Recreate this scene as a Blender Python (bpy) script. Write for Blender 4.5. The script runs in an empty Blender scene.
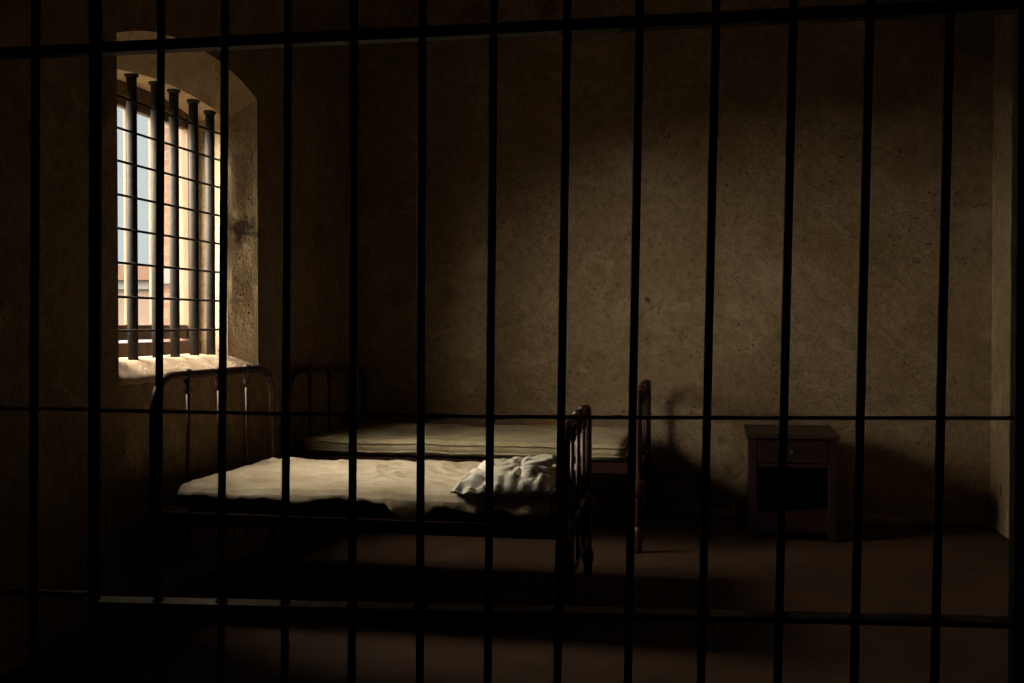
import bpy, bmesh, math, random
from mathutils import Vector, Matrix, noise
random.seed(7)
scene = bpy.context.scene
C = scene.collection

# ------------------------------------------------------------------ camera
F = 1100.0                       # focal length in pixels of the 1024 x 683 frame
YAW = math.atan(213 / F)         # camera looks a little to the left of the room's axis
PITCH = math.atan(19.5 / F)      # and a little down
HC = 1.30                        # eye height
cam = bpy.data.cameras.new('camera'); cam.sensor_width = 36; cam.lens = 36 * F / 1024
cam.clip_start = 0.05
camo = bpy.data.objects.new('camera', cam); C.objects.link(camo)
camo.location = (0, 0, HC)
camo.rotation_euler = (math.pi / 2 - PITCH, 0, YAW)
scene.camera = camo

# ------------------------------------------------------------------ light
SUN_DIR = Vector((0.70, 0.45, -0.66))     # hazy daylight comes in from the left, through the window
w = bpy.data.worlds.new('world'); scene.world = w; w.use_nodes = True
bg = w.node_tree.nodes['Background']
bg.inputs['Color'].default_value = (0.93, 1.0, 0.98, 1); bg.inputs['Strength'].default_value = 0.72
sun = bpy.data.lights.new('hazy_sun', 'SUN'); sun.energy = 60.0; sun.angle = math.radians(90)
sun.color = (1.0, 0.88, 0.71)
suno = bpy.data.objects.new('hazy_sun', sun); C.objects.link(suno)
suno.rotation_euler = SUN_DIR.to_track_quat('-Z', 'Y').to_euler()
suno.location = (-12, 3, 9)
vs = scene.view_settings
vs.view_transform = 'Standard'; vs.look = 'None'; vs.gamma = 1; vs.exposure = 0.0; vs.use_curve_mapping = False

# ------------------------------------------------------------------ pixel -> point on a known plane
def at(x, y, X=None, Y=None, Z=None):
    d = Vector(((x - 512) / F, 1.0, (341.5 - y) / F))
    c, s = math.cos(PITCH), math.sin(PITCH)
    d = Vector((d.x, d.y * c + d.z * s, -d.y * s + d.z * c))
    c, s = math.cos(YAW), math.sin(YAW)
    d = Vector((d.x * c - d.y * s, d.x * s + d.y * c, d.z))
    t = (Z - HC) / d.z if Z is not None else (X / d.x if X is not None else Y / d.y)
    return Vector((0, 0, HC)) + d * t

# ------------------------------------------------------------------ materials
class NT:
    def __init__(s, name):
        s.m = bpy.data.materials.new(name); s.m.use_nodes = True
        s.t = s.m.node_tree; s.n = s.t.nodes; s.b = s.n['Principled BSDF']
        s.co = s.n.new('ShaderNodeTexCoord').outputs['Object']
    def link(s, a, b): s.t.links.new(a, b)
    def noise(s, scale, detail=4, rough=0.6, dist=0.0, vec=None):
        n = s.n.new('ShaderNodeTexNoise'); n.inputs['Scale'].default_value = scale
        n.inputs['Detail'].default_value = detail; n.inputs['Roughness'].default_value = rough
        n.inputs['Distortion'].default_value = dist; s.link(vec or s.co, n.inputs['Vector']); return n.outputs['Fac']
    def voronoi(s, scale, feature='F1', vec=None):
        n = s.n.new('ShaderNodeTexVoronoi'); n.feature = feature; n.inputs['Scale'].default_value = scale
        s.link(vec or s.co, n.inputs['Vector']); return n.outputs['Distance']
    def ramp(s, fac, *stops):
        n = s.n.new('ShaderNodeValToRGB'); e = n.color_ramp.elements
        while len(e) < len(stops): e.new(0.5)
        for k, (p, c) in enumerate(stops):
            e[k].position = p; e[k].color = (c, c, c, 1) if not hasattr(c, '__len__') else (*c, 1)
        s.link(fac, n.inputs['Fac']); return n.outputs['Color']
    def math(s, op, a, b=None):
        n = s.n.new('ShaderNodeMath'); n.operation = op
        for k, v in enumerate((a, b)):
            if v is None: continue
            if isinstance(v, (int, float)): n.inputs[k].default_value = v
            else: s.link(v, n.inputs[k])
        return n.outputs[0]
    def mix(s, fac, a, b, mode='MIX'):
        n = s.n.new('ShaderNodeMix'); n.data_type = 'RGBA'; n.blend_type = mode
        for sock, v in ((n.inputs['Factor'], fac), (n.inputs[6], a), (n.inputs[7], b)):
            if isinstance(v, (int, float)): sock.default_value = v
            elif hasattr(v, '__len__'): sock.default_value = (*v, 1)
            else: s.link(v, sock)
        return n.outputs[2]
    def scaled(s, v):
        n = s.n.new('ShaderNodeMapping'); n.inputs['Scale'].default_value = v; s.link(s.co, n.inputs['Vector']); return n.outputs[0]
    def blob(s, p, r, soft, fac):       # a stain: soft ball at p with a ragged edge
        n = s.n.new('ShaderNodeVectorMath'); n.operation = 'DISTANCE'
        s.link(s.co, n.inputs[0]); n.inputs[1].default_value = p
        d = s.math('ADD', n.outputs['Value'], s.math('MULTIPLY', s.math('SUBTRACT', fac, 0.5), r * 2.2))
        return s.ramp(s.math('DIVIDE', d, r), (max(0.0, 0.6 - soft), 1.0), (min(1.0, 0.6 + soft), 0.0))
    def color(s, c): s.link(c, s.b.inputs['Base Color'])
    def bump(s, h, strength=0.3, dist=0.01):
        n = s.n.new('ShaderNodeBump'); n.inputs['Strength'].default_value = strength; n.inputs['Distance'].default_value = dist
        s.link(h, n.inputs['Height']); s.link(n.outputs['Normal'], s.b.inputs['Normal'])
    def done(s, rough=0.8, metal=0.0, spec=0.3):
        s.b.inputs['Roughness'].default_value = rough; s.b.inputs['Metallic'].default_value = metal
        s.b.inputs['Specular IOR Level'].default_value = spec; return s.m

def plaster(name, light, dark, stains=(), mottle=0.5):
    t = NT(name)
    big = t.noise(1.3, 5, 0.65, 0.6); mid = t.noise(7, 5, 0.7, 0.4); fine = t.noise(55, 3, 0.6)
    col = t.mix(t.ramp(big, (0.3, 0.0), (0.72, 1.0)), dark, light)
    col = t.mix(t.math('MULTIPLY', t.ramp(mid, (0.30, 0.9), (0.47, 0.0)), 0.6), col, [c * 0.62 for c in dark])
    mot = t.noise(19, 6, 0.75, 0.8); col = t.mix(t.math('MULTIPLY', t.ramp(mot, (0.40, 1.0), (0.56, 0.0)), mottle), col, [c * 0.6 for c in dark])
    patch = t.noise(3.1, 6, 0.72, 1.2)
    col = t.mix(t.math('MULTIPLY', t.ramp(patch, (0.55, 0.0), (0.63, 1.0)), 0.45), col, [min(1, c * 1.18) for c in light])
    pit = t.math('MULTIPLY', t.ramp(t.math('ADD', t.voronoi(24), t.math('MULTIPLY', t.math('SUBTRACT', t.noise(60, 2), 0.5), 0.35)), (0.05, 1.0), (0.20, 0.0)), t.ramp(t.noise(3.3, 4, 0.65), (0.42, 0.0), (0.58, 1.0)))
    pit2 = t.ramp(t.noise(38, 4, 0.7), (0.62, 0.0), (0.70, 1.0))
    col = t.mix(t.math('MULTIPLY', pit, 0.7), col, (0.06, 0.04, 0.022))
    col = t.mix(t.math('MULTIPLY', pit2, 0.5), col, [c * 0.45 for c in dark])
    wn = t.n.new('ShaderNodeTexNoise'); wn.inputs['Scale'].default_value = 5; wn.inputs['Detail'].default_value = 5; t.link(t.co, wn.inputs['Vector'])
    wv = t.n.new('ShaderNodeVectorMath'); wv.operation = 'MULTIPLY_ADD'; t.link(wn.outputs['Color'], wv.inputs[0]); wv.inputs[1].default_value = (0.5, 0.5, 0.5); t.link(t.co, wv.inputs[2])
    crk = t.math('MULTIPLY', t.ramp(t.voronoi(1.3, 'DISTANCE_TO_EDGE', wv.outputs[0]), (0.0, 1.0), (0.008, 0.0)), t.ramp(t.noise(1.4, 3), (0.54, 0.0), (0.64, 1.0)))
    col = t.mix(t.math('MULTIPLY', crk, 0.5), col, (0.06, 0.04, 0.025))
    for p, r, soft, c, amt in stains:
        col = t.mix(t.math('MULTIPLY', t.blob(p, r, soft, mid), amt), col, c)
    t.color(col)
    h = t.math('ADD', t.math('MULTIPLY', mid, 1.0), t.math('MULTIPLY', fine, 0.35))
    h = t.math('SUBTRACT', h, t.math('MULTIPLY', pit, 0.6))
    h = t.math('ADD', h, t.math('MULTIPLY', mot, 0.7)); t.bump(h, 0.7, 0.025)
    return t.done(0.9, 0, 0.15)

def iron(name, c1, c2, rough=0.5, metal=0.25):
    t = NT(name); n = t.noise(35, 4, 0.7); t.color(t.mix(t.ramp(n, (0.4, 0.0), (0.65, 1.0)), c1, c2))
    t.bump(t.noise(120, 2), 0.25, 0.003); return t.done(rough, metal, 0.5)

def cloth(name, c1, c2, weave=220):
    t = NT(name)
    n = t.noise(3.5, 5, 0.65, 0.5); col = t.mix(t.ramp(n, (0.35, 0.0), (0.65, 1.0)), c2, c1)
    st = t.noise(9, 4, 0.7, 1.0); col = t.mix(t.math('MULTIPLY', t.ramp(st, (0.63, 0.0), (0.72, 1.0)), 0.45), col, [c * 0.45 for c in c2])
    fs = t.noise(6, 6, 0.75, 1.6, t.scaled((1.0, 3.5, 1.0))); col = t.mix(t.math('MULTIPLY', t.ramp(fs, (0.54, 0.0), (0.66, 1.0)), 0.4), col, [c * 0.6 for c in c2])
    t.color(col)
    t.bump(t.math('ADD', t.noise(14, 4, 0.6, 0.6), t.math('MULTIPLY', t.noise(weave, 2), 0.15)), 0.5, 0.012)
    return t.done(0.95, 0, 0.1)

def wood(name, c1, c2, axis=(1, 14, 14), rough=0.55):
    t = NT(name); v = t.scaled(axis); n = t.noise(3, 5, 0.6, 0.8, v)
    t.color(t.mix(t.ramp(n, (0.35, 0.0), (0.65, 1.0)), c1, c2)); t.bump(n, 0.2, 0.004); return t.done(rough, 0, 0.35)

M = {}
M['iron'] = iron('black_iron', (0.018, 0.017, 0.016), (0.05, 0.042, 0.035), 0.5)
M['bar_iron'] = iron('old_bar_iron', (0.014, 0.013, 0.012), (0.03, 0.025, 0.02), 0.75)
M['bed_iron'] = iron('oxblood_iron', (0.028, 0.009, 0.007), (0.058, 0.018, 0.013), 0.42)
M['rail'] = iron('rail_lit_tone', (0.26, 0.225, 0.185), (0.15, 0.13, 0.105), 0.5)  # lighter iron, paints in the light on the gate's bottom rail
M['steel'] = iron('worn_steel', (0.45, 0.40, 0.34), (0.28, 0.24, 0.20), 0.3, 0.8)
M['mattress'] = cloth('canvas', (0.44, 0.375, 0.24), (0.30, 0.24, 0.14))
M['mattress_dark'] = cloth('dark_ticking', (0.16, 0.12, 0.08), (0.09, 0.065, 0.04))
M['sheet'] = cloth('linen_sheet', (0.58, 0.50, 0.37), (0.40, 0.325, 0.215))
M['pillow'] = cloth('pillow_linen', (0.74, 0.70, 0.61), (0.64, 0.58, 0.47))
M['cabinet'] = wood('dark_red_wood', (0.028, 0.008, 0.006), (0.015, 0.005, 0.004))
M['cabinet_top'] = wood('worn_wood_top', (0.042, 0.022, 0.014), (0.022, 0.011, 0.007))
M['timber'] = wood('window_timber', (0.16, 0.09, 0.046), (0.095, 0.052, 0.025), (10, 10, 1))

def floor_mat():
    t = NT('floor_concrete'); n = t.noise(2.2, 6, 0.7, 0.5); f = t.noise(40, 4, 0.7)
    col = t.mix(t.ramp(n, (0.3, 0.0), (0.7, 1.0)), (0.033, 0.016, 0.0075), (0.066, 0.034, 0.016))
    col = t.mix(t.math('MULTIPLY', t.ramp(f, (0.5, 0.0), (0.7, 1.0)), 0.4), col, (0.045, 0.028, 0.016))
    t.color(col); t.bump(t.math('ADD', t.noise(9, 5), t.math('MULTIPLY', f, 0.4)), 0.4, 0.012); return t.done(0.85, 0, 0.2)
M['floor'] = floor_mat()

def glass():
    m = bpy.data.materials.new('window_glass'); m.use_nodes = True; t = m.node_tree
    for n in list(t.nodes): t.nodes.remove(n)
    o = t.nodes.new('ShaderNodeOutputMaterial'); mx = t.nodes.new('ShaderNodeMixShader')
    tr = t.nodes.new('ShaderNodeBsdfTransparent'); tr.inputs['Color'].default_value = (0.97, 0.985, 0.975, 1)
    gl = t.nodes.new('ShaderNodeBsdfGlossy'); gl.inputs['Roughness'].default_value = 0.03
    fr = t.nodes.new('ShaderNodeFresnel'); fr.inputs['IOR'].default_value = 1.45
    t.links.new(fr.outputs[0], mx.inputs[0]); t.links.new(tr.outputs[0], mx.inputs[1]); t.links.new(gl.outputs[0], mx.inputs[2])
    t.links.new(mx.outputs[0], o.inputs['Surface']); return m
M['glass'] = glass()

def brick():
    t = NT('brick_facade'); n = t.n.new('ShaderNodeTexBrick'); n.inputs['Scale'].default_value = 2.2
    sep = t.n.new('ShaderNodeSeparateXYZ'); t.link(t.co, sep.inputs[0])
    cmb = t.n.new('ShaderNodeCombineXYZ'); t.link(t.math('ADD', sep.outputs[0], sep.outputs[1]), cmb.inputs[0]); t.link(sep.outputs[2], cmb.inputs[1])
    t.link(cmb.outputs[0], n.inputs['Vector'])
    n.inputs['Color1'].default_value = (0.095, 0.048, 0.029, 1); n.inputs['Color2'].default_value = (0.08, 0.037, 0.021, 1); n.inputs['Mortar'].default_value = (0.10, 0.085, 0.07, 1)
    t.color(n.outputs['Color']); return t.done(0.9)
M['brick'] = brick()
def plain(name, c, rough=0.9):
    t = NT(name); t.color(t.mix(t.ramp(t.noise(4, 4), (0.35, 0.0), (0.65, 1.0)), [v * 0.85 for v in c], c)); return t.done(rough)
M['pink_render'] = plain('pink_render', (0.10, 0.074, 0.06)); M['render'] = plain('pale_render', (0.105, 0.10, 0.095)); M['roof'] = plain('clay_roof', (0.08, 0.045, 0.03))
M['dark_glass'] = plain('far_panes', (0.085, 0.105, 0.13), 0.4); M['yard'] = plain('pale_gravel', (0.08, 0.07, 0.055))

# ------------------------------------------------------------------ mesh helpers
def empty(name, loc, label, cat, group=None):
    o = bpy.data.objects.new(name, None); C.objects.link(o); o.location = loc; o.empty_display_size = 0.1
    return tag(o, label, cat, group)
def tag(o, label=None, cat=None, group=None, kind=None):
    for k, v in (('label', label), ('category', cat), ('group', group), ('kind', kind)):
        if v: o[k] = v
    return o
def root_loc(o):
    p = Vector((0, 0, 0))
    while o: p = p + o.location; o = o.parent
    return p
def obj(name, bm, mat, parent=None, smooth=False, loc=None):
    """one mesh object from a bmesh in world coordinates; loc moves its origin there"""
    if loc is not None: bmesh.ops.translate(bm, verts=bm.verts, vec=-Vector(loc))
    bmesh.ops.recalc_face_normals(bm, faces=bm.faces)
    me = bpy.data.meshes.new(name); bm.to_mesh(me); bm.free()
    me.materials.append(mat)
    if smooth:
        for p in me.polygons: p.use_smooth = True
    o = bpy.data.objects.new(name, me); C.objects.link(o)
    l = Vector(loc) if loc is not None else Vector((0, 0, 0))
    if parent: o.parent = parent; o.location = l - root_loc(parent)
    else: o.location = l
    return o
def box(bm, x0, x1, y0, y1, z0, z1, bev=0.0):
    b = bmesh.new()
    bmesh.ops.create_cube(b, size=1.0)
    for v in b.verts: v.co = Vector(((x0 + x1) / 2 + v.co.x * (x1 - x0), (y0 + y1) / 2 + v.co.y * (y1 - y0), (z0 + z1) / 2 + v.co.z * (z1 - z0)))
    if bev: bmesh.ops.bevel(b, geom=list(b.edges), offset=bev, segments=2, affect='EDGES', profile=0.6)
    me = bpy.data.meshes.new('tmp'); b.to_mesh(me); b.free(); bm.from_mesh(me); bpy.data.meshes.remove(me); return bm
def nb(): return bmesh.new()
def tube(bm, pts, r, seg=12, cap=True):
    pts = [Vector(p) for p in pts]; rs = r if hasattr(r, '__len__') else [r] * len(pts)
    rings = []; up = None
    for i, p in enumerate(pts):
        d = (pts[min(i + 1, len(pts) - 1)] - pts[max(i - 1, 0)]).normalized()
        if up is None: up = d.orthogonal().normalized()
        up = (up - d * up.dot(d)).normalized(); sd = d.cross(up)
        rings.append([bm.verts.new(p + (up * math.cos(a) + sd * math.sin(a)) * rs[i]) for a in [2 * math.pi * k / seg for k in range(seg)]])
    for a, b in zip(rings, rings[1:]):
        for k in range(seg): bm.faces.new((a[k], a[(k + 1) % seg], b[(k + 1) % seg], b[k]))
    if cap: bm.faces.new(rings[0][::-1]); bm.faces.new(rings[-1])
    return bm
def lathe(bm, c, prof, seg=14):      # prof: (radius, z) from bottom to top
    return tube(bm, [(c[0], c[1], c[2] + z) for _, z in prof], [r for r, _ in prof], seg)
def quad(bm, *p): return bm.faces.new([bm.verts.new(v) for v in p])

# ------------------------------------------------------------------ room measures
YB = at(985, 525, Z=0).y              # back wall
XL = at(352, 300, Y=YB).x             # window wall
XR = at(991, 400, Y=YB).x             # right wall
YG = 2.0                              # the barred cell front
YK = -2.2                             # end of the corridor behind the camera
HT = 3.7                              # ceiling height
WT = 0.44                             # thickness of the window wall

def P(x, y, pl='b'): return at(x, y, Y=YB) if pl == 'b' else at(x, y, X=pl)
RUST = (0.33, 0.15, 0.03); DK = (0.05, 0.033, 0.018); BR = (0.16, 0.10, 0.055)
LIGHT = (0.345, 0.262, 0.168); DARK = (0.225, 0.150, 0.076)
M['wall_back'] = plaster('plaster_back', LIGHT, DARK, [
    (P(547, 426), 0.12, 0.25, RUST, 0.75), (P(648, 300), 0.035, 0.2, DK, 0.9), (P(640, 318), 0.05, 0.3, BR, 0.6), (P(618, 285), 0.03, 0.3, DK, 0.6),
    (P(500, 258), 0.05, 0.3, BR, 0.6), (P(445, 296), 0.10, 0.25, BR, 0.7), (P(400, 292), 0.16, 0.3, BR, 0.6), (P(480, 15), 0.22, 0.3, DK, 0.5), (P(545, 8), 0.12, 0.3, DK, 0.5),
    (P(918, 262), 0.035, 0.35, DK, 0.6), (P(900, 152), 0.02, 0.3, DK, 0.6), (P(908, 258), 0.03, 0.35, BR, 0.6), (P(722, 440), 0.05, 0.3, BR, 0.7), (P(728, 470), 0.05, 0.3, BR, 0.7), (P(890, 398), 0.06, 0.3, BR, 0.6)])
M['wall_left'] = plaster('plaster_left', LIGHT, DARK, [
    (P(245, 228, XL - 0.06), 0.13, 0.2, DK, 0.85), (P(250, 180, XL - 0.05), 0.07, 0.25, BR, 0.8), (P(236, 300, XL - 0.08), 0.09, 0.3, BR, 0.6), (P(320, 240, XL), 0.2, 0.3, BR, 0.6)])
M['wall'] = plaster('plaster', LIGHT, DARK, [(at(1001, 490, X=XR), 0.05, 0.2, DK, 0.85), (at(1004, 515, X=XR), 0.07, 0.3, BR, 0.7)])

def struct(name, bm, mat, parent=None):
    o = obj(name, bm, mat, parent)
    if not parent: o['kind'] = 'structure'
    return o
T = 0.2
struct('floor', box(nb(), XL - WT, XR + T, YK - T, YB + T, -0.12, 0.0), M['floor'])
struct('ceiling', box(nb(), XL - WT, XR + T, YK - T, YB + T, HT, HT + 0.15), M['wall'])
struct('wall_back', box(nb(), XL - WT, XR + T, YB, YB + T, 0, HT), M['wall_back'])
struct('wall_right', box(nb(), XR, XR + T, YK - T, YB, 0, HT), M['wall'])
struct('wall_corridor', box(nb(), XL - WT, XR, YK - T, YK, 0, HT), M['wall'])
# rough plaster foot along the back wall, uneven as in the photo
bm = nb(); n = 60; prev = None
for i in range(n + 1):
    x = XL + (XR - XL) * i / n; h = 0.03 + 0.022 * noise.noise((x * 3, 1, 2)); d = 0.018 + 0.012 * noise.noise((x * 4, 7, 2))
    ring = [bm.verts.new(v) for v in ((x, YB, h + 0.012), (x, YB - d, h), (x, YB - d * 1.3, 0))]
    if prev:
        for k in range(2): bm.faces.new((prev[k], prev[k + 1], ring[k + 1], ring[k]))
    prev = ring
struct('baseboard_back', bm, M['wall'])

# ------------------------------------------------------------------ window wall with arched openings
def outline(y0, y1, hb, hs, rise, n=12):
    """arched opening, anticlockwise from the near bottom corner: bottom 2 points, arch n+1 points"""
    pts = [(y0, hb), (y1, hb)]
    for k in range(n + 1):
        u = 1 - 2 * k / n
        pts.append(((y0 + y1) / 2 + u * (y1 - y0) / 2, hs + rise * (1 - abs(u) ** 2.2)))
    return pts
OPEN = []      # (inner, middle, outer) outlines
WIN1 = (4.40, 5.865)
for (a, b) in [WIN1]:
    c = b - (WIN1[1] - at(222, 250, X=XL - 0.15).y)     # the far reveal is splayed
    OPEN.append((outline(a, b, 1.035, 2.56, 0.12), outline(a + 0.05, c, 1.108, 2.425, 0.06), outline(a + 0.05, c, 1.12, 2.425, 0.06)))
def wall_face(bm, X, outs, ya, yb):
    def pt(y, z): return bm.verts.new((X, y, z))
    cur = ya
    for o in outs:
        y0, y1 = o[0][0], o[1][0]; hb = o[0][1]
        bm.faces.new((pt(cur, 0), pt(y0, 0), pt(y0, HT), pt(cur, HT)))
        bm.faces.new((pt(y0, 0), pt(y1, 0), pt(y1, hb), pt(y0, hb)))
        for p, q in zip(o[2:], o[3:]): bm.faces.new((pt(p[0], p[1]), pt(p[0], HT), pt(q[0], HT), pt(q[0], q[1])))
        cur = y1
    bm.faces.new((pt(cur, 0), pt(yb, 0), pt(yb, HT), pt(cur, HT)))
bm = nb()
wall_face(bm, XL, [o[0] for o in OPEN], YK, YB)
wall_face(bm, XL - WT, [o[2] for o in OPEN], YK, YB)
bmesh.ops.remove_doubles(bm, verts=bm.verts, dist=0.0005)
WL = struct('wall_left', bm, M['wall_left'])
bm = nb()
def smooth_lerp(a, b, k): return a + (b - a) * k
for inner, mid, outer in OPEN:
    def ring_pts(o):        # subdivide straight runs
        out = []
        m = len(o)
        for i in range(m):
            p, q = o[i], o[(i + 1) % m]; L = math.hypot(q[0] - p[0], q[1] - p[1]); s = max(1, int(L / 0.05))
            s = 28 if i == 0 else (30 if i in (1, m - 1) else 3)
            out += [(smooth_lerp(p[0], q[0], k / s), smooth_lerp(p[1], q[1], k / s)) for k in range(s)]
        return out
    A, B, D = ring_pts(inner), ring_pts(mid), ring_pts(outer)
    XM = XL - 0.12
    loops = []
    cyy, czz = (inner[0][0] + inner[1][0]) / 2, 1.8
    for j in range(9):      # rounded arris, splay to the middle, then straight out
        if j <= 6:
            k = j / 6; L = [(XL + (XM - XL) * k, smooth_lerp(p[0], q[0], k), smooth_lerp(p[1], q[1], k)) for p, q in zip(A, B)]
        else:
            k = (j - 6) / 2; L = [(XM + (XL - WT - XM) * k, smooth_lerp(p[0], q[0], k), smooth_lerp(p[1], q[1], k)) for p, q in zip(B, D)]
        lp = []
        for (x, y, z) in L:
            v = Vector((x, y, z))
            if 0 < j < 6:
                d = Vector((0, y - cyy, z - czz)).normalized(); v += d * (0.010 * noise.noise(v * 6) + 0.006 * noise.noise(v * 17))
            lp.append(bm.verts.new(v))
        loops.append(lp)
    for a, b in zip(loops, loops[1:]):
        for i in range(len(a)): bm.faces.new((a[i], a[(i + 1) % len(a)], b[(i + 1) % len(b)], b[i]))
bmesh.ops.remove_doubles(bm, verts=bm.verts, dist=0.0005)
M['reveal'] = plaster('reveal_lit_ochre', (0.84, 0.64, 0.41), (0.62, 0.45, 0.27), [
    (P(243, 228, XL - 0.06), 0.13, 0.15, DK, 0.9), (P(250, 180, XL - 0.05), 0.06, 0.25, BR, 0.8), (P(236, 300, XL - 0.08), 0.05, 0.3, BR, 0.6)], 0.15)  # ochre plaster made paler, so window light is partly painted into it
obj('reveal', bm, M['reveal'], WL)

# sill bedded on the slope; wall plaster lightened, sunlight put into its colour
M['sill'] = plaster('sill_lit_tone', (0.76, 0.59, 0.43), (0.52, 0.38, 0.25), (), 0.35)
inner, mid, outer = OPEN[0]
bm = nb(); nxs, nys = 10, 40; g = []
for i in range(nxs + 1):
    k = i / nxs; x = XL + 0.012 + (XL - 0.24 - XL) * k; kk = min(1, max(0, (XL - x) / 0.12))
    ya = smooth_lerp(inner[0][0], mid[0][0], kk) + 0.006; yb = smooth_lerp(inner[1][0], mid[1][0], kk) - 0.006; z = smooth_lerp(1.035, 1.108, kk)
    row = []
    for j in range(nys + 1):
        y = smooth_lerp(ya, yb, j / nys); p = Vector((x, y, z + 0.014)); row.append(bm.verts.new(p + Vector((0, 0, 0.007 * noise.noise(p * 9) + 0.005 * noise.noise(p * 25) - (0.016 + 0.01 * noise.noise(p * 14) if i == 0 else 0)))))
    g.append(row)
for a, b in zip(g, g[1:]):
    for j in range(nys): bm.faces.new((a[j], a[j + 1], b[j + 1], b[j]))
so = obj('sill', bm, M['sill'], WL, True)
so.modifiers.new('thickness', 'SOLIDIFY').thickness = -0.03

# ------------------------------------------------------------------ timber windows
XW = XL - 0.33
def make_window(idx, y0, y1, muntins, stile):
    z0, z1 = 1.125, 2.535
    r = bpy.data.objects.new('window_%d' % idx, None); C.objects.link(r); r.location = (XW, (y0 + y1) / 2, z0); r['kind'] = 'structure'
    a, b = y0 + 0.045, y1 - (WIN1[1] - at(222, 250, X=XL - 0.15).y) + 0.01
    obj('sill_rail', box(nb(), XW - 0.035, XW + 0.05, a, b, z0, z0 + 0.07, 0.006), M['timber'], r)
    obj('head_rail', box(nb(), XW - 0.035, XW + 0.03, a, b, 2.415, 2.62, 0.006), M['timber'], r)
    obj('jamb', box(nb(), XW - 0.035, XW + 0.03, a, a + 0.05, z0 + 0.07, 2.415, 0.006), M['timber'], r)
    obj('jamb', box(nb(), XW - 0.035, XW + 0.03, b - 0.05, b, z0 + 0.07, 2.415, 0.006), M['timber'], r)
    obj('meeting_stile', box(nb(), XW - 0.03, XW + 0.035, stile - 0.045, stile + 0.045, z0 + 0.07, 2.415, 0.006), M['timber'], r)
    edges = [a + 0.05, stile - 0.045, stile + 0.045, b - 0.05]
    for lo, hi in ((edges[0], edges[1]), (edges[2], edges[3])):
        s = obj('casement_rail', box(nb(), XW - 0.02, XW + 0.022, lo, hi, z0 + 0.085, z0 + 0.16, 0.005), M['timber'], r)
        obj('casement_rail', box(nb(), XW - 0.02, XW + 0.022, lo, hi, 2.362, 2.415, 0.005), M['timber'], r)
        ms = [m for m in muntins if lo < m < hi]
        for m in ms: obj('muntin', box(nb(), XW - 0.008, XW + 0.010, m - 0.012, m + 0.012, z0 + 0.16, 2.362, 0.004), M['timber'], r)
        cuts = [lo] + ms + [hi]
        for p, q in zip(cuts, cuts[1:]):
            bm = nb(); quad(bm, (XW, p, z0 + 0.16), (XW, q, z0 + 0.16), (XW, q, 2.362), (XW, p, 2.362))
            obj('pane', bm, M['glass'], r)
    return r
ys = [at(px, 250, X=XW).y for px in (126.5, 151.5)]
st = at(187, 250, X=XW).y
make_window(1, *WIN1, ys, st)

# iron bars set into the window opening
XBAR = XL - 0.16
def window_bars(ycs, y0, y1, zs, label):
    r = empty('window_bars', (XBAR, (y0 + y1) / 2, 1.12), label, 'window bars')
    for y in ycs:
        obj('bar', tube(nb(), [(XBAR, y, 1.06), (XBAR, y, 1.8), (XBAR, y, 2.47)], 0.0245, 14), M['bar_iron'], r, True, (XBAR, y, 1.12))
    for y in ycs:
        mid_ = OPEN[0][1]; u = (y - (mid_[0][0] + mid_[1][0]) / 2) / ((mid_[1][0] - mid_[0][0]) / 2); z = 2.425 + 0.06 * (1 - min(1, abs(u)) ** 2.2)
        obj('flange', lathe(nb(), (XBAR, y, z - 0.016), [(0.026, 0), (0.033, 0.005), (0.035, 0.02), (0.033, 0.03)], 14), M['bar_iron'], r, True, (XBAR, y, z))
    for z in zs:
        obj('rod', tube(nb(), [(XBAR + 0.024, y0 + 0.01, z), (XBAR + 0.024, y1 + 0.005, z)], 0.0062, 8), M['bar_iron'], r, True, (XBAR, (y0 + y1) / 2, z))
    return r
bar_y = [at(px, 250, X=XBAR).y for px in (132.5, 156.5, 174.5, 194, 210.5)]
rod_z = [at(118, y, X=XBAR).z for y in (98, 129.5, 162, 195.5, 229, 263, 297, 331)]
window_bars([2 * bar_y[0] - bar_y[1]] + bar_y, WIN1[0] + 0.02, at(221, 250, X=XBAR).y, rod_z, 'thick black iron bars with thin cross rods in the arched window above the beds')

# ------------------------------------------------------------------ outside: yard and brick buildings seen through the panes
struct('ground_yard', box(nb(), -40, XL - WT - 0.02, -15, 45, -1.2, -1.0), M['yard'])
def house(name, x0, x1, y0, y1, h, label, wins, mat):
    r = empty(name, ((x0 + x1) / 2, (y0 + y1) / 2, -1.0), label, 'building')
    obj('wall', box(nb(), x0, x1, y0, y1, -1.0, h), mat, r)
    obj('roof', box(nb(), x0 - 0.2, x1 + 0.2, y0 - 0.2, y1 + 0.2, h, h + 0.25), M['roof'], r)
    for (xa, za, wx, hz) in wins:
        f = obj('window', box(nb(), xa, xa + wx, y0 - 0.06, y0 + 0.02, za, za + hz), M['render'], r)
        obj('pane', box(nb(), xa + 0.1, xa + wx - 0.1, y0 - 0.075, y0 - 0.05, za + 0.1, za + hz - 0.1), M['dark_glass'], f)
    obj('string_course', box(nb(), x0 - 0.03, x1 + 0.03, y0 - 0.08, y1, 1.85, 2.1), M['render'], r)
    return r
house('brick_building', -8.05, -4.6, 14.6, 20, 6.2, 'pale orange brick building seen through the right half of the barred window', [(-7.75, 0.2, 0.8, 1.5), (-6.55, 0.2, 0.8, 1.5), (-5.5, 0.2, 0.7, 1.5), (-7.75, 2.5, 0.8, 1.4), (-6.55, 2.5, 0.8, 1.4), (-5.5, 2.5, 0.7, 1.4)], M['brick'])
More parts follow.
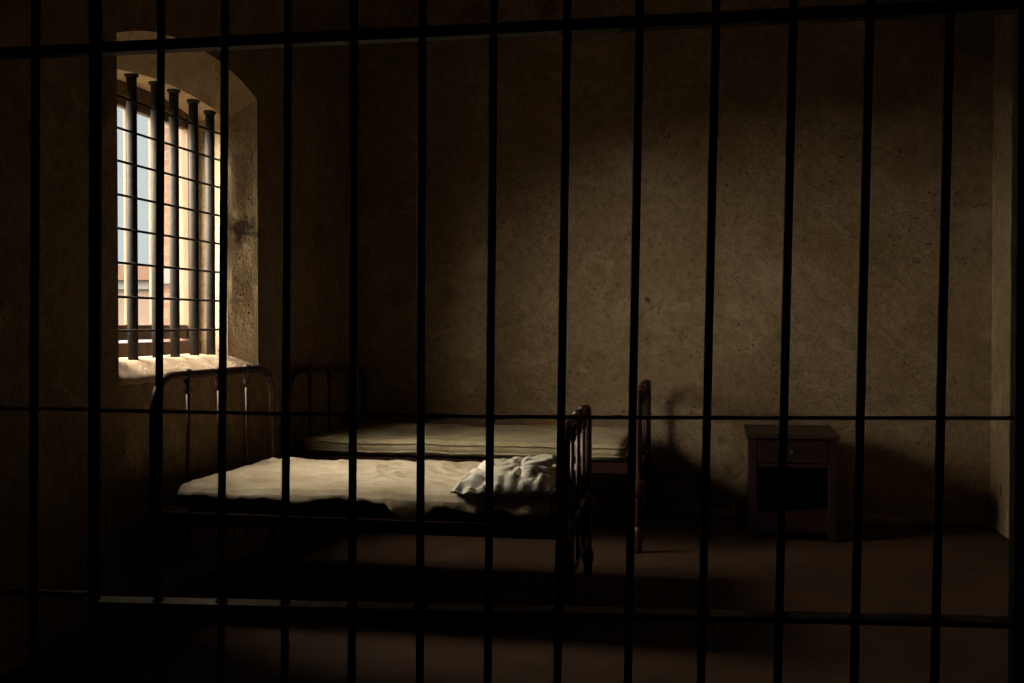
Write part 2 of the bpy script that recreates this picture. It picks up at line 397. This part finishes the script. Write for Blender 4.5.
house('low_outbuilding', -18, -8.7, 17.0, 20.0, 2.0, 'low pinkish outbuilding low in the left panes of the barred window', [(-17, 0.2, 1.2, 0.9), (-14, 0.2, 1.2, 0.9), (-12, 0.2, 1.0, 0.9), (-10.2, 0.2, 1.0, 0.9)], M['pink_render'])

# ------------------------------------------------------------------ cell front: masonry around the barred gate
GX0 = at(95, 300, Y=YG).x; GX1 = at(1026, 300, Y=YG).x
HB = 2.42
bm = nb(); box(bm, XL, XR, YG - 0.12, YG + 0.12, HB, HT); struct('wall_front_head', bm, M['wall'])
struct('wall_front_pier', box(nb(), GX1 + 0.035, XR, YG - 0.12, YG + 0.12, 0, HB), M['wall'])

def leaning(x_top, x_bot):       # a bar in the gate's plane; its small lean is the bar's own
    p, q = at(x_top, 0, Y=YG), at(x_bot, 683, Y=YG); k = (p.x - q.x) / (p.z - q.z)
    return lambda z: q.x + (z - q.z) * k
tops = [36, 96, 161.3, 225, 288.2, 354.5, 422.3, 493.8, 567.3, 640, 716.3, 793.5, 870, 950]
bots = [33.5, 94, 157.8, 220.8, 284.8, 351.8, 419.8, 487.8, 557.5, 628, 701, 777.5, 854, 934.5]
gate = empty('cell_gate', ((GX0 + GX1) / 2, YG, 0.0), 'large black iron bar gate across the front of the cell', 'gate')
panel = empty('bar_panel', ((XL + GX0) / 2, YG, 0.0), 'fixed iron bar panel left of the thick gate post', 'bars')
ZB = 0.06
for i, (t_, b_) in enumerate(zip(tops, bots)):
    fx = leaning(t_, b_)
    if i == 1:
        obj('hinge_stile', tube(nb(), [(fx(z), YG, z) for z in (0.0, 1.2, HB)], 0.0125, 14), M['iron'], gate, True, (fx(0), YG, 0)); GXs = fx
    else:
        obj('bar', tube(nb(), [(fx(z), YG, z) for z in (ZB, 0.6, 1.3, 1.9, HB)], 0.0078 if i > 1 else 0.0092, 12), M['iron'], panel if i == 0 else gate, True, (fx(ZB), YG, ZB))
k = 1
while True:
    x = leaning(36, 33.5)(1.2) - 0.118 * k
    if x < XL + 0.05: break
    obj('bar', tube(nb(), [(x, YG, ZB), (x, YG, 1.2), (x, YG, HB)], 0.0095, 12), M['iron'], panel, True, (x, YG, ZB)); k += 1
# rails: slightly out of level, as the photo shows
def rail(name, parent, pa, pb, x0, x1, hz, dy, bev=0.002, yoff=0.0):
    a, b = at(*pa, Y=YG), at(*pb, Y=YG); s = (b.z - a.z) / (b.x - a.x)
    bm = box(nb(), x0, x1, YG - dy + yoff, YG + dy + yoff, -hz / 2, hz / 2, bev)
    for v in bm.verts: v.co.z += a.z + s * (v.co.x - a.x)
    return obj(name, bm, M['rail'] if name == 'bottom_rail' and parent is gate else M['iron'], parent, False, ((x0 + x1) / 2, YG, a.z + s * ((x0 + x1) / 2 - a.x)))
rail('top_rail', gate, (95, 49.5), (1015, 5.5), GXs(1.9), GX1, 0.021, 0.016)
rail('bottom_rail', gate, (105, 601.5), (1005, 622), GXs(0.8), GX1, 0.010, 0.025)
rail('top_rail', panel, (0, 54), (95, 49.5), XL + 0.01, GXs(1.9) - 0.017, 0.020, 0.014)
rail('bottom_rail', panel, (0, 591), (90, 594), XL + 0.01, GXs(0.8) - 0.017, 0.009, 0.010)
def rod(parent, pix, x0, x1):       # thin rod, a little bent between its welds
    pts = [at(*p, Y=YG - 0.004) for p in pix]; pts[0].x, pts[-1].x = x0, x1
    obj('middle_rod', tube(nb(), pts, 0.0036, 8), M['steel'], parent, True, (x0, YG, pts[0].z))
rod(gate, [(95, 410.3), (200, 412.2), (300, 414), (420, 415.8), (500, 416.8), (640, 417.6), (800, 418), (1015, 418)], GXs(1.2), GX1)
rod(panel, [(0, 408.5), (50, 409), (95, 409.8)], XL + 0.01, GXs(1.2) - 0.016)
rail('foot_rail', gate, (95, 900), (1015, 900), GXs(0.1), GX1, 0.03, 0.016)
rail('foot_rail', panel, (0, 900), (95, 900), XL + 0.01, GXs(0.1) - 0.017, 0.03, 0.016)
obj('latch_stile', box(nb(), GX1 - 0.02, GX1 + 0.034, YG - 0.02, YG + 0.02, 0, HB, 0.003), M['iron'], gate)
# welds where bars meet the bottom rail
for i in range(2, 14):
    fx = leaning(tops[i], bots[i]); a, b = at(105, 601.5, Y=YG), at(1005, 622, Y=YG)
    x = fx(0.82); z = a.z + (b.z - a.z) / (b.x - a.x) * (x - a.x)
    obj('weld', lathe(nb(), (x, YG, z), [(0.0085, -0.009), (0.0125, -0.006), (0.0125, 0.006), (0.0085, 0.010)], 10), M['iron'], gate, True, (x, YG, z))

# ------------------------------------------------------------------ iron beds
def arch_end(bed, xn, xf, yn, yf, h, zc, r=0.0195, cr=0.15, dip=0.0):
    """one tubular end: arch of posts and top, three balusters with cast collars, a cross bar; xn/xf: x at near and far post"""
    X = lambda y: xn + (xf - xn) * (y - yn) / (yf - yn)
    pts = [(yn, 0.03), (yn, 0.35), (yn, h - cr)]
    for k in range(1, 7): a = math.pi / 2 * k / 6; pts.append((yn + cr * (1 - math.cos(a)), h - cr + cr * math.sin(a)))
    pts.append(((yn + yf) / 2, h))
    for k in range(0, 7): a = math.pi / 2 * k / 6; pts.append((yf - cr + cr * math.sin(a), h - cr + cr * math.cos(a)))
    pts += [(yf, 0.35), (yf, 0.03)]
    obj('arched_frame', tube(nb(), [(X(y), y, z) for y, z in pts], r, 14), M['bed_iron'], bed, True, (xn, yn, 0.0))
    obj('cross_bar', tube(nb(), [(X(yn), yn, zc), (X(yf), yf, zc)], 0.013, 10), M['bed_iron'], bed, True, (xn, yn, zc))
    obj('cross_bar', tube(nb(), [(X(yn), yn, 0.2), (X(yf), yf, 0.2)], 0.010, 10), M['bed_iron'], bed, True, (xn, yn, 0.2))
    for k in (0.25, 0.5, 0.75):
        y = yn + (yf - yn) * k; x = X(y)
        b = obj('baluster', tube(nb(), [(x, y, 0.2), (x, y, h)], 0.0095, 10), M['bed_iron'], bed, True, (x, y, 0.2))
        obj('collar', lathe(nb(), (x, y, h - 0.09), [(0.010, 0), (0.017, 0.012), (0.019, 0.03), (0.014, 0.045), (0.020, 0.055), (0.026, 0.075), (0.0275, 0.09), (0.026, 0.105), (0.014, 0.117)], 12), M['bed_iron'], b, True, (x, y, h - 0.09))
        obj('collar', lathe(nb(), (x, y, zc - 0.03), [(0.010, 0), (0.018, 0.012), (0.021, 0.03), (0.018, 0.048), (0.010, 0.06)], 12), M['bed_iron'], b, True, (x, y, zc - 0.03))
    for y in (yn, yf):
        x = X(y)
        obj('rail_joint', lathe(nb(), (x, y, 0.31), [(0.02, 0), (0.034, 0.02), (0.040, 0.05), (0.036, 0.085), (0.022, 0.11)], 14), M['bed_iron'], bed, True, (x, y, 0.31))
        obj('foot', lathe(nb(), (x, y, 0.0), [(0.022, 0), (0.024, 0.03), (0.020, 0.05), (0.029, 0.08), (0.032, 0.10), (0.026, 0.13), (0.020, 0.15)], 14), M['bed_iron'], bed, True, (x, y, 0.0))

def make_bed(label, cl, cr_, hl, hr, zf, hasgap):
    (xln, yln), (xlf, ylf) = cl; (xrn, yrn), (xrf, yrf) = cr_
    bed = empty('iron_bed', ((xln + xrf) / 2, (yln + yrf) / 2, 0), label, 'bed', 'iron beds')
    arch_end(bed, xln, xlf, yln, ylf, hl, zf)
    arch_end(bed, xrn, xrf, yrn, yrf, hr, zf, cr=0.11)
    for (a, b) in (((xln, yln), (xrn, yrn)), ((xlf, ylf), (xrf, yrf))):
        d = Vector((b[0] - a[0], b[1] - a[1], 0)).normalized(); s = Vector((-d.y, d.x, 0)) * 0.014
        bm = nb(); vs_ = []
        for e in (Vector((*a, 0)), Vector((*b, 0))):
            vs_.append([bm.verts.new(e + s * m + Vector((0, 0, zf + z))) for m, z in ((-1, -0.028), (1, -0.028), (1, 0.028), (-1, 0.028))])
        for k in range(4): bm.faces.new((vs_[0][k], vs_[0][(k + 1) % 4], vs_[1][(k + 1) % 4], vs_[1][k]))
        bm.faces.new(vs_[0]); bm.faces.new(vs_[1])
        obj('side_rail', bm, M['bed_iron'], bed, False, (a[0], a[1], zf))
    nsl = 12
    for k in range(nsl):
        u = (k + 0.5) / nsl
        a = Vector((xln + (xrn - xln) * u, yln + (yrn - yln) * u, zf + 0.012)); b = Vector((xlf + (xrf - xlf) * u, ylf + (yrf - ylf) * u, zf + 0.012))
        obj('slat', box(nb(), a.x - 0.03, a.x + 0.03, a.y + 0.015, b.y - 0.015, zf + 0.004, zf + 0.018), M['bed_iron'], bed)
    return bed
B1L = ((-2.475, 4.46), (-2.40, 5.58)); B1R = ((-0.640, 4.46), (-0.685, 5.58))
B2L = ((-2.56, 6.20), (-2.47, 7.34)); B2R = ((-0.476, 6.20), (-0.50, 7.34))
make_bed('dark red iron bed with a bare sheet and pillow, nearest the barred gate', B1L, B1R, 1.055, 0.87, 0.435, True)
make_bed('dark red iron bed standing against the back wall behind the other bed', B2L, B2R, 1.0, 0.905, 0.475, True)

def cushion(x0, x1, y0, y1, z0, z1, nx, ny, wob=0.006, round_=0.05, seed=0, side=3, sag=0.0):
    """thin mattress: closed body with rounded corners and edges, lumpy top"""
    bm = nb(); cx, cy = (x0 + x1) / 2, (y0 + y1) / 2; hx, hy = (x1 - x0) / 2, (y1 - y0) / 2; hz = (z1 - z0) / 2; zc = (z0 + z1) / 2
    def P_(u, v, s):
        x, y = cx + u * hx, cy + v * hy
        e = max(abs(u) - (1 - round_ / hx), 0) / (round_ / hx); e2 = max(abs(v) - (1 - round_ / hy), 0) / (round_ / hy)
        m = min(1.0, math.hypot(e, e2)); edge = math.sqrt(max(0, 1 - m * m))
        if e > 0 and e2 > 0:
            L = math.hypot(e, e2)
            if L > 1:       # pull the plan corner round
                f = 1 / L; x = cx + math.copysign(hx - round_ + e * f * round_, u); y = cy + math.copysign(hy - round_ + e2 * f * round_, v)
        q = Vector((x * 2.2, y * 2.2, seed)); lump = wob * (noise.noise(q) + 0.6 * noise.noise(q * 2.7) + 0.35 * noise.noise(q * 7))
        return Vector((x, y, zc + s * hz * (0.55 + 0.45 * edge) + (lump if s > 0 else lump * 0.4) - sag * (1 - u * u) * (1 - v * v)))
    us = [-1 + 2 * i / nx for i in range(nx + 1)]; vs2 = [-1 + 2 * j / ny for j in range(ny + 1)]
    g = {s: [[bm.verts.new(P_(u, v, s)) for v in vs2] for u in us] for s in (1, -1)}
    for s in (1, -1):
        for i in range(nx):
            for j in range(ny): bm.faces.new((g[s][i][j], g[s][i + 1][j], g[s][i + 1][j + 1], g[s][i][j + 1]))
    rim = [(i, 0) for i in range(nx)] + [(nx, j) for j in range(ny)] + [(i, ny) for i in range(nx, 0, -1)] + [(0, j) for j in range(ny, 0, -1)]
    for (a, b) in zip(rim, rim[1:] + rim[:1]):
        bm.faces.new((g[1][a[0]][a[1]], g[1][b[0]][b[1]], g[-1][b[0]][b[1]], g[-1][a[0]][a[1]]))
    edge_pts = [tuple(g[1][i][j].co) for i, j in rim]
    return bm, edge_pts
# bed against the back wall: thin bare canvas mattress with piping
bm, ep = cushion(-2.50, -0.56, 6.24, 7.31, 0.505, 0.605, 70, 40, 0.010, 0.05, 3.0)
m2 = obj('mattress', bm, M['mattress'], None, True, (-1.5, 6.8, 0.5)); tag(m2, 'thin bare cream mattress on the bed against the back wall', 'mattress', 'mattresses')
obj('piping', tube(nb(), ep + ep[:1], 0.006, 6, False), M['mattress'], m2, True)
obj('piping', tube(nb(), [(x, y, z - 0.05) for x, y, z in ep + ep[:1]], 0.006, 6, False), M['mattress'], m2, True)
# front bed: mattress with a sheet thrown over it
bm, ep = cushion(-2.385, -0.70, 4.50, 5.56, 0.462, 0.556, 60, 40, 0.008, 0.045, 9.0)
m1 = obj('mattress', bm, M['mattress_dark'], None, True, (-1.6, 5.0, 0.455)); tag(m1, 'dark striped mattress under the rumpled sheet on the front bed', 'mattress', 'mattresses')
m1['label'] = 'dark mattress under the rumpled sheet on the front bed'
obj('piping', tube(nb(), ep + ep[:1], 0.006, 6, False), M['mattress_dark'], m1, True)

# sheet: lies on the mattress top, hangs over the near side with folds
def make_sheet():
    bm = nb(); nx, ny, nd = 170, 90, 22
    x0, x1, y0, y1 = -2.375, -0.71, 4.492, 5.55; zt = 0.567
    def hem(x):
        u = (x - x0) / (x1 - x0)
        base = 0.014 + 0.010 * noise.noise((x * 9, 2, 0)) + 0.012 * noise.noise((x * 23, 5, 0))
        base += 0.022 * math.exp(-((u - 0.33) / 0.06) ** 2) + 0.075 * math.exp(-((u - 0.645) / 0.055) ** 2) + 0.030 * math.exp(-((u - 0.80) / 0.05) ** 2) + 0.05 * math.exp(-((u - 0.97) / 0.09) ** 2)
        return max(0.006, base)
    def top(x, y):
        q = Vector((x, y, 0.7))
        z = zt + 0.008 * (noise.noise(Vector((x * 2.2, y * 2.2, 9.0))) + 0.6 * noise.noise(Vector((x * 5.9, y * 5.9, 24.0))))
        # creases fanning across the cloth
        a = q.x * 0.9 + q.y * 0.55; w_ = noise.noise(q * 3) * 0.8
        z += 0.007 * (1 - abs(noise.noise(Vector((a * 9 + w_, (q.y - q.x * 0.5) * 2.2, 1)))) * 2) + 0.004 * noise.noise(q * 13) + 0.0024 * noise.noise(q * 34)
        return z
    cols = []
    for i in range(nx + 1):
        x = x0 + (x1 - x0) * i / nx; col = []; h = hem(x)
        fold = 0.016 * noise.noise((x * 7, 0, 3)) + 0.012 * noise.noise((x * 17, 5, 3))
        for j in range(ny + 1):
            y = y1 + (y0 - y1) * j / ny; xx = x + 0.012 * noise.noise((y * 5, i == 0 and 1 or 2, 6)) * (1 if i in (0, nx) else 0)
            z = top(x, y)
            e = (y - y0) / 0.045
            if e < 1: z -= 0.022 * (1 - math.sqrt(max(0, 1 - (1 - e) ** 2)))
            col.append(bm.verts.new((xx, y, z)))
        zl = col[-1].co.z
        for j in range(1, nd + 1):
            t_ = j / nd; z = zl - h * t_
            yy = y0 - 0.004 - (0.010 + max(0, fold + 0.012)) * math.sin(t_ * math.pi * 0.5) * min(1, h / 0.05)
            col.append(bm.verts.new((x + 0.006 * noise.noise((x * 9, t_ * 2, 8)) * t_, yy, z)))
        cols.append(col)
    for a, b in zip(cols, cols[1:]):
        for j in range(len(a) - 1): bm.faces.new((a[j], b[j], b[j + 1], a[j + 1]))
    o = obj('bed_sheet', bm, M['sheet'], None, True, (-1.6, 5.0, 0.55))
    s = o.modifiers.new('thickness', 'SOLIDIFY'); s.thickness = 0.003; s.offset = 1
    return tag(o, 'rumpled pale linen sheet spread over the front bed, hanging over its near side', 'sheet')
make_sheet()

# pillow: soft cushion with gathered corners and deep creases
def make_pillow():
    bm = nb(); nu, nv = 110, 90
    cx, cy, cz = -0.922, 4.74, 0.620; hx, hy, hz = 0.215, 0.265, 0.062
    def P_(u, v, s):
        m = (1 - abs(u) ** 6.0) * (1 - abs(v) ** 5.0)
        th = max(0.0, m) ** 0.42
        px = u * hx * (1 - 0.10 * (abs(v) ** 3) * (1 - abs(u) ** 4)); py = v * hy * (1 - 0.09 * (abs(u) ** 3) * (1 - abs(v) ** 4))
        z = s * hz * th
        q = Vector((px, py, s * 0.5))
        if s > 0:
            r = abs(noise.noise(Vector((px * 11 + py * 4, py * 5 - px * 2, 2.2))))
            z -= 0.024 * th * max(0, 1 - r * 5.0)
            r2 = abs(noise.noise(Vector((px * 5 - py * 9, px * 6 + py * 3, 5.1)))); z -= 0.016 * th * max(0, 1 - r2 * 5.5)
            z += 0.014 * noise.noise(q * 9) * th + 0.005 * noise.noise(q * 28) * th
        e = max(abs(u), abs(v)); z += 0.005 * e ** 6 * math.sin(22 * (u if abs(v) > abs(u) else v) + 3)
        z += 0.010 * v * (1 if s > 0 else 0.3) + 0.022 * u * (1 if s > 0 else 0.3) - 0.026 * e ** 8
        if z < -0.040: z = -0.040 - 0.003 * th
        return Vector((cx + px, cy + py, cz + z))
    g = {s: [[bm.verts.new(P_(-1 + 2 * i / nu, -1 + 2 * j / nv, s)) for j in range(nv + 1)] for i in range(nu + 1)] for s in (1, -1)}
    for s in (1, -1):
        for i in range(nu):
            for j in range(nv): bm.faces.new((g[s][i][j], g[s][i + 1][j], g[s][i + 1][j + 1], g[s][i][j + 1]))
    bmesh.ops.remove_doubles(bm, verts=bm.verts, dist=0.0004)
    o = obj('pillow', bm, M['pillow'], None, True, (cx, cy, 0.57))
    return tag(o, 'crumpled off-white pillow at the right end of the front bed', 'pillow')
make_pillow()

# ------------------------------------------------------------------ bedside cabinet
def make_cabinet():
    x0, x1, y0, y1, h = 0.145, 0.645, 6.70, 7.26, 0.638
    r = empty('bedside_cabinet', ((x0 + x1) / 2, (y0 + y1) / 2, 0), 'small dark red wooden cabinet with a drawer beside the back wall', 'cabinet')
    W = M['cabinet']
    obj('top', box(nb(), x0 - 0.02, x1 + 0.02, y0 - 0.025, y1 + 0.01, h - 0.028, h, 0.006), M['cabinet_top'], r)
    for a in (x0, x1 - 0.022): obj('side_panel', box(nb(), a, a + 0.022, y0 + 0.01, y1, 0.07, h - 0.028, 0.002), W, r)
    for a in (x0, x1 - 0.045):
        for b in (y0, y1 - 0.045): obj('leg', box(nb(), a, a + 0.045, b, b + 0.045, 0, h - 0.03, 0.004), W, r)
    obj('back_panel', box(nb(), x0 + 0.02, x1 - 0.02, y1 - 0.018, y1 - 0.004, 0.07, h - 0.03), W, r)
    obj('shelf', box(nb(), x0 + 0.02, x1 - 0.02, y0 + 0.012, y1 - 0.02, 0.07, 0.09, 0.002), W, r)
    obj('divider_rail', box(nb(), x0 + 0.045, x1 - 0.045, y0 + 0.006, y0 + 0.05, h - 0.20, h - 0.178, 0.002), W, r)
    d = obj('drawer', box(nb(), x0 + 0.05, x1 - 0.05, y0 - 0.004, y0 + 0.4, h - 0.172, h - 0.036, 0.004), W, r)
    xm = (x0 + x1) / 2
    kb = tube(nb(), [(xm, y0 - 0.004, h - 0.105), (xm, y0 - 0.012, h - 0.105), (xm, y0 - 0.020, h - 0.105), (xm, y0 - 0.028, h - 0.105), (xm, y0 - 0.032, h - 0.105)], [0.007, 0.007, 0.015, 0.015, 0.008], 12)
    obj('knob', kb, M['iron'], d, True)
    obj('apron', box(nb(), x0 + 0.045, x1 - 0.045, y0 + 0.006, y0 + 0.03, 0.05, 0.16, 0.003), W, r)
    obj('inner_shelf', box(nb(), x0 + 0.022, x1 - 0.022, y0 + 0.03, y1 - 0.02, 0.15, 0.165), W, r)
make_cabinet()
